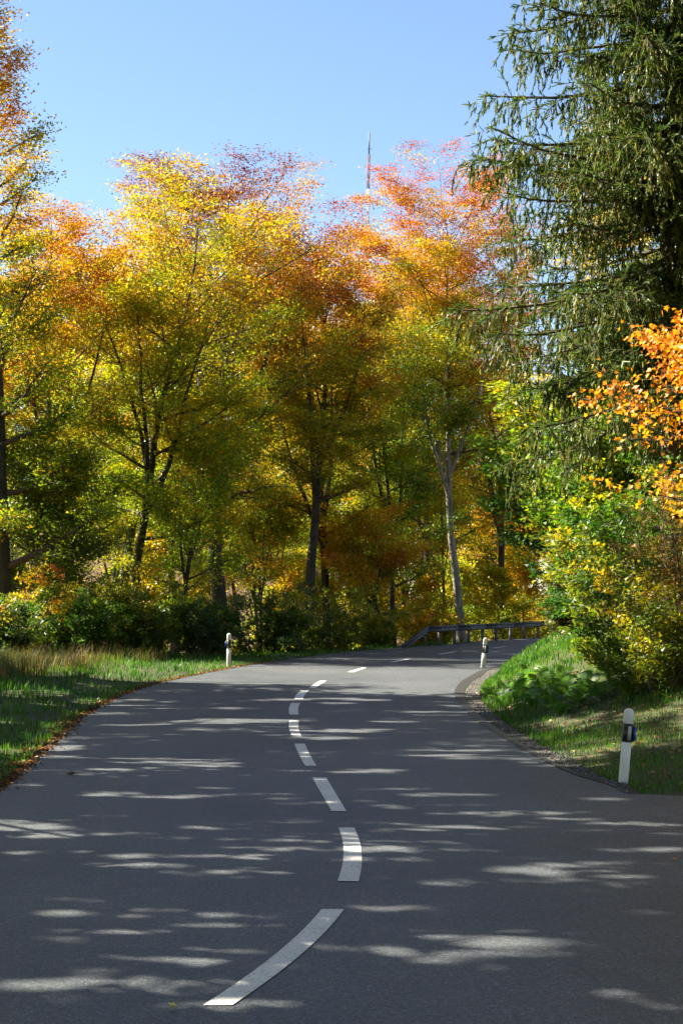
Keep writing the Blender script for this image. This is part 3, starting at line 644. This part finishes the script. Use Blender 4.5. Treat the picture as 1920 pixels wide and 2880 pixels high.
shrub('orange shrub at the foot of the left edge tree', (xat(75, 50), 50), seed=107, H=2.7, R=1.2, pal='orange', stems=16, bias=.15)
shrub('grey green bush at the left edge of the meadow', (xat(10, 47.5), 47.5), seed=108, H=1.9, R=1.3, pal='dark', stems=16, bias=.3)
shrub('olive bush at the foot of the crooked trunk', (xat(250, 53), 53), seed=109, H=2.6, R=1.8, pal='olive', stems=20, bias=.1)
shrub('golden shrub seen under the guardrail beam', (xat(1000, 70), 70), seed=110, H=1.7, R=1.6, pal='gold', stems=18, bias=.35)
shrub('yellow shrub behind the middle of the guardrail', (xat(1165, 91), 91), seed=111, H=4.8, R=2.0, pal='gold', stems=22, bias=.3, size=.13)
shrub('yellow green shrub behind the right end of the guardrail', (xat(1225, 95), 95), seed=112, H=4.4, R=1.8, pal='olive', stems=20, bias=.5, size=.13)
shrub('dark green shrub overhanging the guardrail end on the bank', (xat(1400, 43), 43), seed=113, H=3.9, R=1.6, pal='dark', stems=22, bias=.25, size=.13)
shrub('tall green shrub in the middle of the right bank', (xat(1440, 39), 39), seed=114, H=3.8, R=1.8, pal='green', stems=22, bias=-.05, size=.13)
shrub('brown purple shrub at the top of the bank ridge', (xat(1315, 45.5), 45.5), seed=115, H=1.1, R=.9, pal='brown', stems=14)
shrub('yellow green shrub beside the ferns', (xat(1425, 31), 31), seed=116, H=1.3, R=.8, pal='green', stems=12, bias=.5, size=.10)
shrub('tall green and yellow shrub below the orange maple', (xat(1510, 29), 29), seed=117, H=3.5, R=1.45, pal='green', stems=20, bias=.08, per=18, size=.078)
shrub('olive shrub right of the ferns behind the near post', (xat(1500, 26.5), 26.5), seed=118, H=1.9, R=1.0, pal='olive', stems=16, bias=.1, per=16, size=.07)
shrub('reddish brown shrub at the right edge above the grass', (xat(1590, 27.5), 27.5), seed=119, H=3.3, R=1.3, pal='brown', stems=18, bias=.15, per=16, size=.072)
shrub('green shrub in the shade under the spruce', (xat(1425, 36), 36), seed=120, H=3.0, R=1.6, pal='olive', stems=20, bias=.2, size=.11)

# ------------------------------------------------------------------ ferns: rosettes of fronds
def frond_mesh(seed):
    g = np.random.default_rng(seed); n = 24; t = np.linspace(0, 1, n)
    rx = t * .82; rz = .62 * np.sin(t * 2.3) * .75; C = np.stack([rx, 0 * t, rz], 1); V, F = [], []; o = 0
    for k in range(2, n):
        w = .24 * math.sin(math.pi * min(1, (t[k] * .92 + .12))) ** .8 * g.uniform(.85, 1.1); fx = .07
        tg = C[k] - C[k - 1]; tg /= np.linalg.norm(tg)
        for s in (-1, 1):
            a, b = C[k] - tg * .018, C[k] + tg * .014; tip = C[k] + tg * fx + np.array([0, s * w, -.05 * w / .2 + g.normal(0, .012)])
            mid1 = a * .45 + tip * .55 - tg * .012; mid2 = b * .45 + tip * .55 + tg * .014
            V += [a, mid1, tip, mid2, b]; F.append([o, o + 1, o + 2, o + 3]); F.append([o, o + 3, o + 4, o + 4][:3] + [o + 4]); o += 5
    V, F = np.array(V), np.array(F)
    col = np.tile(lin(84, 124, 40), (len(V), 1)) * g.uniform(.8, 1.25, len(V) // 5).repeat(5)[:, None]
    return np_mesh('frond', V, [np.array([f for f in F.tolist() if len(set(f)) == 4])] + [np.array([[f[0], f[1], f[2]] for f in F.tolist() if len(set(f)) < 4])] if any(len(set(f)) < 4 for f in F.tolist()) else F, col, False, [GRASS])
FR = [frond_mesh(k) for k in range(3)]
gf = np.random.default_rng(77)
fern_px = [(1130, 1590), (1165, 1575), (1200, 1570), (1235, 1575), (1270, 1570), (1300, 1575), (1185, 1595), (1225, 1602), (1265, 1600), (1310, 1590), (1250, 1545), (1215, 1545), (1290, 1548), (1345, 1575), (1330, 1605), (1375, 1590), (1405, 1570), (1280, 1625), (1160, 1612)]
def on_terrain(du, dv):
    d = ray(du, dv); ts = np.linspace(14, 80, 3000); P = np.array([0, 0, CAM_H]) + d * ts[:, None]; hit = np.argmax(P[:, 2] < terrain(P[:, 0], P[:, 1])); return P[hit]
for q, (u, v) in enumerate(fern_px):
    P = on_terrain(u, v + 16); o = thing('fern', 'green fern growing among others on the shaded right bank', 'fern', tuple(P), (gf.normal(0, .12), gf.normal(0, .12), gf.uniform(0, 6.28)), 'ferns on the right bank')
    nfr = int(gf.integers(7, 10))
    for k in range(nfr):
        s = gf.uniform(.34, .62); link('frond', FR[k % 3], o, (0, 0, 0), (gf.normal(0, .15), gf.normal(-.1, .2), k * 6.283 / nfr + gf.normal(0, .2))).scale = (s, s, s)

# ------------------------------------------------------------------ grass, litter, gravel
def blades(P, h, w, cols, g, bend=.5):
    M = len(P); az = g.uniform(0, 6.28, M); s = np.stack([np.cos(az), np.sin(az), 0 * az], 1); b = np.stack([-np.sin(az), np.cos(az), 0 * az], 1) * g.normal(0, 1, M)[:, None]
    lean = b * bend * g.uniform(.2, 1, M)[:, None]; h, w = h[:, None], w[:, None]; up = np.array([0, 0, 1.])
    m = P + up * h * .55 + lean * h * .25; tip = P + up * h * .92 + lean * h * .9
    V = np.stack([P - s * w, P + s * w, m + s * w * .75, m - s * w * .75, tip], 1).reshape(-1, 3); k = (np.arange(M) * 5)[:, None]
    return V, [k + np.array([0, 1, 2, 3]), k + np.array([3, 2, 4])], np.repeat(cols, 5, 0)
GR = [(0, (40, 80, 12)), (.45, (70, 118, 16)), (.8, (110, 144, 26)), (1, (150, 142, 60))]
DRY = [(0, (66, 82, 26)), (.35, (104, 98, 46)), (.7, (146, 122, 70)), (1, (176, 152, 96))]
def grass(name, label, N_, xs, ysr, keep, hfun, pal, qfun, seed, wk=.00024, bend=.5):
    g = np.random.default_rng(seed); y = ysr[0] * (ysr[1] / ysr[0]) ** g.random(N_); x = xs(y, g.random(N_)); ok = keep(x, y, g); x, y = x[ok], y[ok]
    P = np.stack([x, y, terrain(x, y) - .01], 1); h = hfun(x, y) * g.uniform(.55, 1.25, len(x)); w = y * wk * g.uniform(.7, 1.3, len(x))
    q = np.clip(qfun(x, y) + g.normal(0, .16, len(x)), 0, 1)
    V, F, C = blades(P, h, w, palette(pal, q) * g.uniform(.75, 1.2, len(x))[:, None], g, bend)
    tag(link(name, np_mesh(name, V, F, C, False, [GRASS])), kind='stuff')
grass('verge_grass', '', 64000, lambda y, r: xL(y) - .12 - 8.5 * r ** 1.2, (15, 66), lambda x, y, g: g.random(len(x)) < .35 + .65 * vnoise(x, y, .5, 1),
      lambda x, y: (.07 + .12 * vnoise(x, y, .9, 4) ** 2 + .10 * np.clip((xL(y) - x) / 4, 0, 1)), GR, lambda x, y: .22 + .45 * vnoise(x, y, 1.6, 8) , 1)
grass('dry_grass', '', 42000, lambda y, r: xL(y) - 1.9 - 7.5 * r, (33, 51), lambda x, y, g: (g.random(len(x)) < .12 + 1.5 * np.clip(vnoise(x, y, 1.3, 11) - .3, 0, 1)) & (xL(y) - x > 1.9 + .10 * (50 - y) + .9 * vnoise(x, y, .9, 14)),
      lambda x, y: .14 + .6 * vnoise(x, y, 1.5, 12) ** 1.6 + .55 * np.exp(-((x + 6.6) / 1.1) ** 2 - ((y - 44) / 2.5) ** 2), DRY, lambda x, y: -.1 + .9 * vnoise(x, y, 1.0, 13) - .3 * np.clip((-7.6 - x) / 1.5, 0, 1), 2, .00010, .75)
grass('bank_grass', '', 62000, lambda y, r: xR(y) + np.interp(y, [17.2, 19, 30, 44, 46.5], [.10, .24, .42, .66, .3]) + 5.5 * r ** 1.3, (17.6, 58), lambda x, y, g: g.random(len(x)) < .15 + 1.0 * vnoise(x, y, .6, 21),
      lambda x, y: .07 + .16 * vnoise(x, y, .8, 22) ** 1.5 + .05 * (y > 44), GR, lambda x, y: .25 + .4 * vnoise(x, y, 1.4, 23), 3)
def litter(name, N_, pts, pal, seed, size=.055):
    g = np.random.default_rng(seed); x, y = pts(g, N_); P = np.stack([x, y, np.maximum(terrain(x, y) + .015, np.where((x > xL(y)) & (x < xR(y)), zr(y) + .012, -9))], 1); P[:, 2] += g.random(N_) * .02
    s = size * g.uniform(.6, 1.3, N_); V, F, C = leaves(P, unit(g.normal(0, 1, (N_, 3)) * [1, 1, .25]), unit(np.array([0, 0, 1.]) + g.normal(0, .45, (N_, 3))), s, s * .7, palette(pal, g.random(N_)) * g.uniform(.6, 1.3, N_)[:, None])
    tag(link(name, np_mesh(name, V, F, C, False, [LITTER])), kind='stuff')
LP = [(0, (70, 44, 30)), (.5, (112, 70, 42)), (.85, (140, 92, 56)), (1, (180, 130, 60))]
def edge_pts(g, n): y = 15 * (50 / 15) ** g.random(n); return xL(y) - .10 + g.normal(0, .10, n) - .08 * g.random(n), y
litter('edge_leaves', 5500, edge_pts, LP, 5)
def bank_pts(g, n):
    y = 18 * (48 / 18) ** g.random(n); return xR(y) + .3 + 5 * g.random(n) ** .9, y
litter('bank_leaves', 2200, bank_pts, [(0, (96, 66, 46)), (.6, (150, 112, 74)), (1, (200, 164, 110))], 6, .07)
def stones():
    g = np.random.default_rng(9); M = 4000; y = 17.6 * (47 / 17.6) ** g.random(M); tw_ = np.interp(y, yt, tw); gw_ = np.interp(y, yt, gw); x = xR(y) + tw_ + gw_ * g.random(M) * 1.1
    r = (.006 + .014 * g.random(M) ** 2.5)[:, None]; P = np.stack([x, y, np.maximum(zr(y) + .004, terrain(x, y)) + r[:, 0] * .25], 1)
    dirs = np.array([[1, 0, 0], [-1, 0, 0], [0, 1, 0], [0, -1, 0], [0, 0, 1], [0, 0, -1.]])
    V = (P[:, None] + dirs[None] * r[:, None] * g.uniform(.6, 1.3, (M, 6, 1))).reshape(-1, 3); k = (np.arange(M) * 6)[:, None]
    F = np.concatenate([k + np.array(f) for f in ([0, 2, 4], [2, 1, 4], [1, 3, 4], [3, 0, 4], [2, 0, 5], [1, 2, 5], [3, 1, 5], [0, 3, 5])])
    c = palette([(0, (62, 61, 60)), (.7, (96, 94, 90)), (1, (142, 138, 130))], g.random(M))
    tag(link('gravel', np_mesh('gravel', V, F, np.repeat(c, 6, 0), False, [LITTER])), kind='stuff')
stones()

# single fallen leaves on the asphalt
def fallen(label, du, dv, c, s, curl):
    P = ground(du, dv); n = 7; t = np.linspace(0, 1, n); w = np.sin(np.pi * np.clip(t * .95 + .04, 0, 1)) * .36 * (1 + .25 * np.sin(t * 14))
    z = curl * (t - .45) ** 2; rows = [[(tt, -ww, zz + .5 * curl * ww), (tt, 0, zz), (tt, ww, zz + .9 * curl * ww)] for tt, ww, zz in zip(t, w, z)]
    V = np.array(rows).reshape(-1, 3) * s; V[:, 2] += .008 - V[:, 2].min(); V[:, 0] -= s / 2
    F = [[r * 3 + k, r * 3 + k + 1, r * 3 + k + 4, r * 3 + k + 3] for r in range(n - 1) for k in (0, 1)]
    Vs = np.concatenate([[[.5 * s, 0, V[-2, 2]], [.75 * s, .08 * s, V[-2, 2] + .01], [.74 * s, .12 * s, V[-2, 2] + .01]]]); o = len(V)
    me = np_mesh('fallen_leaf', np.concatenate([V, Vs]), [np.array(F), np.array([[o, o + 1, o + 2]])], np.tile(lin(*c), (o + 3, 1)), False, [LITTER])
    tag(link('fallen_leaf', me, None, tuple(P), (0, 0, .5 + du % 3)), label, 'leaf')
fallen('pale yellow curled leaf lying left of the nearest dash', 397, 2320, (206, 196, 120), .055, 1.5)
fallen('brown leaf lying on the left lane of the road', 165, 1781, (98, 74, 40), .13, .8)
fallen('orange leaf lying on the road near the right edge', 1548, 1977, (214, 150, 70), .05, .8)
fallen('pale leaf lying on the gravel left of the near post', 1328, 1753, (205, 190, 120), .09, .9)

# ------------------------------------------------------------------ marker posts
def sect(a, b, z, n=20, pw=2.6):
    t = np.linspace(0, 2 * np.pi, n, endpoint=False); c, s = np.cos(t), np.sin(t)
    return np.stack([a * np.sign(c) * np.abs(c) ** (2 / pw), b * np.sign(s) * np.abs(s) ** (2 / pw), np.full(n, z)], 1)
def marker_post(label, base, tilt, rz, H, side, screws=False):
    o = thing('marker_post', label, 'marker post', base, (0, tilt, rz), 'white marker posts beside the road'); a, b = .062, .055
    z1, z2 = H * .545, H * .795
    m = MB(); m.loft([sect(a * k, b * k, z) for z, k in ((-.25, 1), (0, 1), (z1 * .5, 1.0), (z1, 1.0))]); link('shaft', m.mesh('shaft', WHITE, True), o)
    m = MB(); m.loft([sect(a * .955, b * .955, z) for z in (z1 - .004, z2 + .004)]); link('black_band', m.mesh('black_band', BLACK, True), o)
    rr = [(z2, 1.0), (z2 + .004, 1.03), (H - .06, 1.03)] + [(H - .06 + .06 * math.sin(q), 1.03 * math.cos(q) ** .8) for q in (.3, .6, .9, 1.15, 1.35)] + [(H, .05)]
    m = MB(); m.loft([sect(a * k, b * k, z) for z, k in rr]); link('cap', m.mesh('cap', WHITE, True), o)
    if not screws:
        m = MB(); m.box((.012, -b * .955 - .005, (z1 + z2) / 2), (.062, .012, (z2 - z1) * .88)); link('reflector_frame', m.mesh('reflector_frame', BLACK), o)
        m = MB(); m.box((.012, -b * .955 - .013, (z1 + z2) / 2), (.044, .008, (z2 - z1) * .76)); link('reflector', m.mesh('reflector', GREYR), o)
    else:
        for zz in (z1 + .035, z2 - .035):
            m = MB(); m.loft([np.stack([.024 * np.cos(q) - .022, np.full(12, yy), .024 * np.sin(q) + zz], 1) for q in [np.linspace(0, 6.283, 12, endpoint=False)] for yy in (-b * .955 + .006, -b * .955 - .008)]); link('screw', m.mesh('screw', GREYR), o)
        m = MB(); m.box((-.04, -b * .9 - .004, (z1 + z2) / 2), (.012, .01, .12)); link('bracket', m.mesh('bracket', GREYR), o)
    m = MB(); m.box((side * (a + .012), 0, (z1 + z2) / 2 - .005), (.03, .062, (z2 - z1) * .86)); link('wildlife_reflector_housing', m.mesh('wildlife_reflector_housing', BLACK), o)
    m = MB(); m.box((side * (a + .026), -.022, (z1 + z2) / 2 - .008), (.034, .05, (z2 - z1) * .70)); link('wildlife_reflector', m.mesh('wildlife_reflector', BLUE), o)
    return o
P1 = ground(1430, 1797); P1[2] = 0
marker_post('large near marker post leaning right beside the gravel, blue reflector on its right', tuple(P1), R_(5.4), R_(4), .95, 1).scale = (.88,) * 3
P2 = at(525.5, 1524, 47.5); P2[2] = float(terrain(P2[0], P2[1]))
marker_post('upright marker post on the left verge, blue reflector on its left', tuple(P2), R_(.4), 0, .95, -1, True)
P3 = at(1107, 1546, 46.8); P3[2] = float(terrain(P3[0], P3[1])) - .03
marker_post('small leaning marker post on the inside of the bend, half behind grass', tuple(P3), R_(6), R_(5), .97, 1)

# ------------------------------------------------------------------ guardrail on the outside of the bend
gp = [(1127, 1822), (1163, 1819), (1202, 1816), (1242, 1813), (1284, 1810), (1324, 1807.5), (1363, 1804.5), (1401, 1802), (1441, 1799), (1480, 1796), (1519, 1793), (1558, 1790.5), (1597, 1788)]
G = np.array([ground(u / SU, v / SU) for u, v in gp]); yy = G[:, 1]
ys_ = np.polyval(np.polyfit(np.arange(len(gp)), yy, 2), np.arange(len(gp))); G = np.array([at(u / SU, 1500, y) for (u, v), y in zip(gp, ys_)])
G[:, 2] = zr(G[:, 1])
rail = thing('guardrail', 'grey steel guardrail with sloped end on the outside of the bend', 'guardrail', tuple(G[2])); O = G[2].copy()
Gl = G - O
hrail = .76
prof = np.array([(-.05, -.12), (.035, -.12), (.05, -.085), (.05, -.06), (.02, -.04), (.02, .04), (.05, .06), (.05, .085), (.035, .12), (-.05, .12)])  # (towards road, up)
def beam(name, pts, mat):
    m = MB(); rings = []
    for k, p in enumerate(pts):
        d = pts[min(k + 1, len(pts) - 1)] - pts[max(k - 1, 0)]; d[2] = 0; d /= np.linalg.norm(d); nrm = np.array([d[1], -d[0], 0])
        rings.append(np.array([p + nrm * a + np.array([0, 0, b]) for a, b in prof]))
    m.loft(rings); return link(name, m.mesh(name, mat), rail)
topz = np.array([0, 0, hrail - .12])
beam('end_ramp', [Gl[0] + [0, 0, -.06], Gl[0] * .5 + Gl[2] * .5 + [0, 0, hrail * .5 - .1], Gl[2] + topz - [0, 0, .0]], STEEL_D)
for k in range(2, len(Gl) - 1, 2):
    if k + 2 < len(Gl): 
        s = .012 * unit(Gl[k + 2] - Gl[k]); beam('rail_segment', [Gl[k] + topz + s, Gl[k + 1] + topz, Gl[k + 2] + topz - s], STEEL_D)
for k in range(1, len(Gl) - 1):
    d = unit(Gl[k + 1] - Gl[k - 1]); h = .30 if k == 1 else hrail - .06; nrm = np.array([d[1], -d[0], 0])
    m = MB(); rot = np.array([[d[0], -d[1], 0], [d[1], d[0], 0], [0, 0, 1]])
    c = Gl[k] - nrm * .11 + np.array([0, 0, h / 2 - .15])
    m.box(c, (.10, .012, h + .3), rot); m.box(c + rot @ np.array([-.05, 0, 0]), (.012, .10, h + .3), rot); m.box(c + rot @ np.array([.05, 0, 0]), (.012, .10, h + .3), rot)
    link('rail_post', m.mesh('rail_post', STEEL), rail)
    if k > 1:
        m = MB(); m.box(Gl[k] - nrm * .055 + np.array([0, 0, hrail - .12]), (.08, .10, .12), rot); link('spacer', m.mesh('spacer', STEEL), rail)
        m = MB(); p = Gl[k] + topz + nrm * .02; m.bar(p, p + nrm * .02, .028, 8); link('bolt', m.mesh('bolt', BOLTM), rail)

# ------------------------------------------------------------------ antenna mast far behind the forest
MY = 300.0; b0 = at(838, 640, MY); tp = at(848, 304, MY); Hm = tp[2] - 0.6
mast = thing('antenna_mast', 'tall thin red and white lattice antenna mast above the treetops', 'mast', (float(at(826, 1400, MY)[0]), MY, .5), (0, math.atan2(tp[0] - at(826, 1400, MY)[0], Hm), 0))
ns = 13; zs = np.linspace(0, Hm - 4.0, ns + 1)
for k in range(ns):
    m = MB(); r0, r1 = np.interp([zs[k], zs[k + 1]], [0, Hm], [.62, .2]); A = [np.array([math.cos(q), math.sin(q), 0]) for q in (.5, 2.6, 4.7)]
    for q in range(3):
        a, b = A[q], A[(q + 1) % 3]; z0, z1 = np.array([0, 0, zs[k]]), np.array([0, 0, zs[k + 1] - .02])
        m.bar(a * r0 + z0, a * r1 + z1, .06, 5)
        for s in range(4):
            f0, f1 = s / 4, (s + 1) / 4; ra, rb = r0 * (1 - f0) + r1 * f0, r0 * (1 - f1) + r1 * f1
            m.bar(a * ra + z0 * (1 - f0) + z1 * f0, b * rb + z0 * (1 - f1) + z1 * f1, .035, 4)
    link('lattice_section', m.mesh('lattice_section', MAST_R if (ns - k) % 2 else MAST_W), mast)
m = MB(); m.bar((0, 0, Hm - 4.05), (0, 0, Hm), .13, 8); m.bar((-.5, 0, Hm - 3), (.6, 0, Hm - 3), .05, 5); link('top_aerial', m.mesh('top_aerial', MAST_G), mast)
for z in list(np.arange(Hm - 42, Hm - 13, 1.15)):
    if Hm - 27.5 < z < Hm - 25: continue
    m = MB(); m.bar((-.25, 0, z), (-1.15, -.1, z + .1), .05, 5); m.bar((-1.1, -.1, z - .45), (-1.1, -.1, z + .5), .045, 5); link('dipole', m.mesh('dipole', MAST_G), mast)
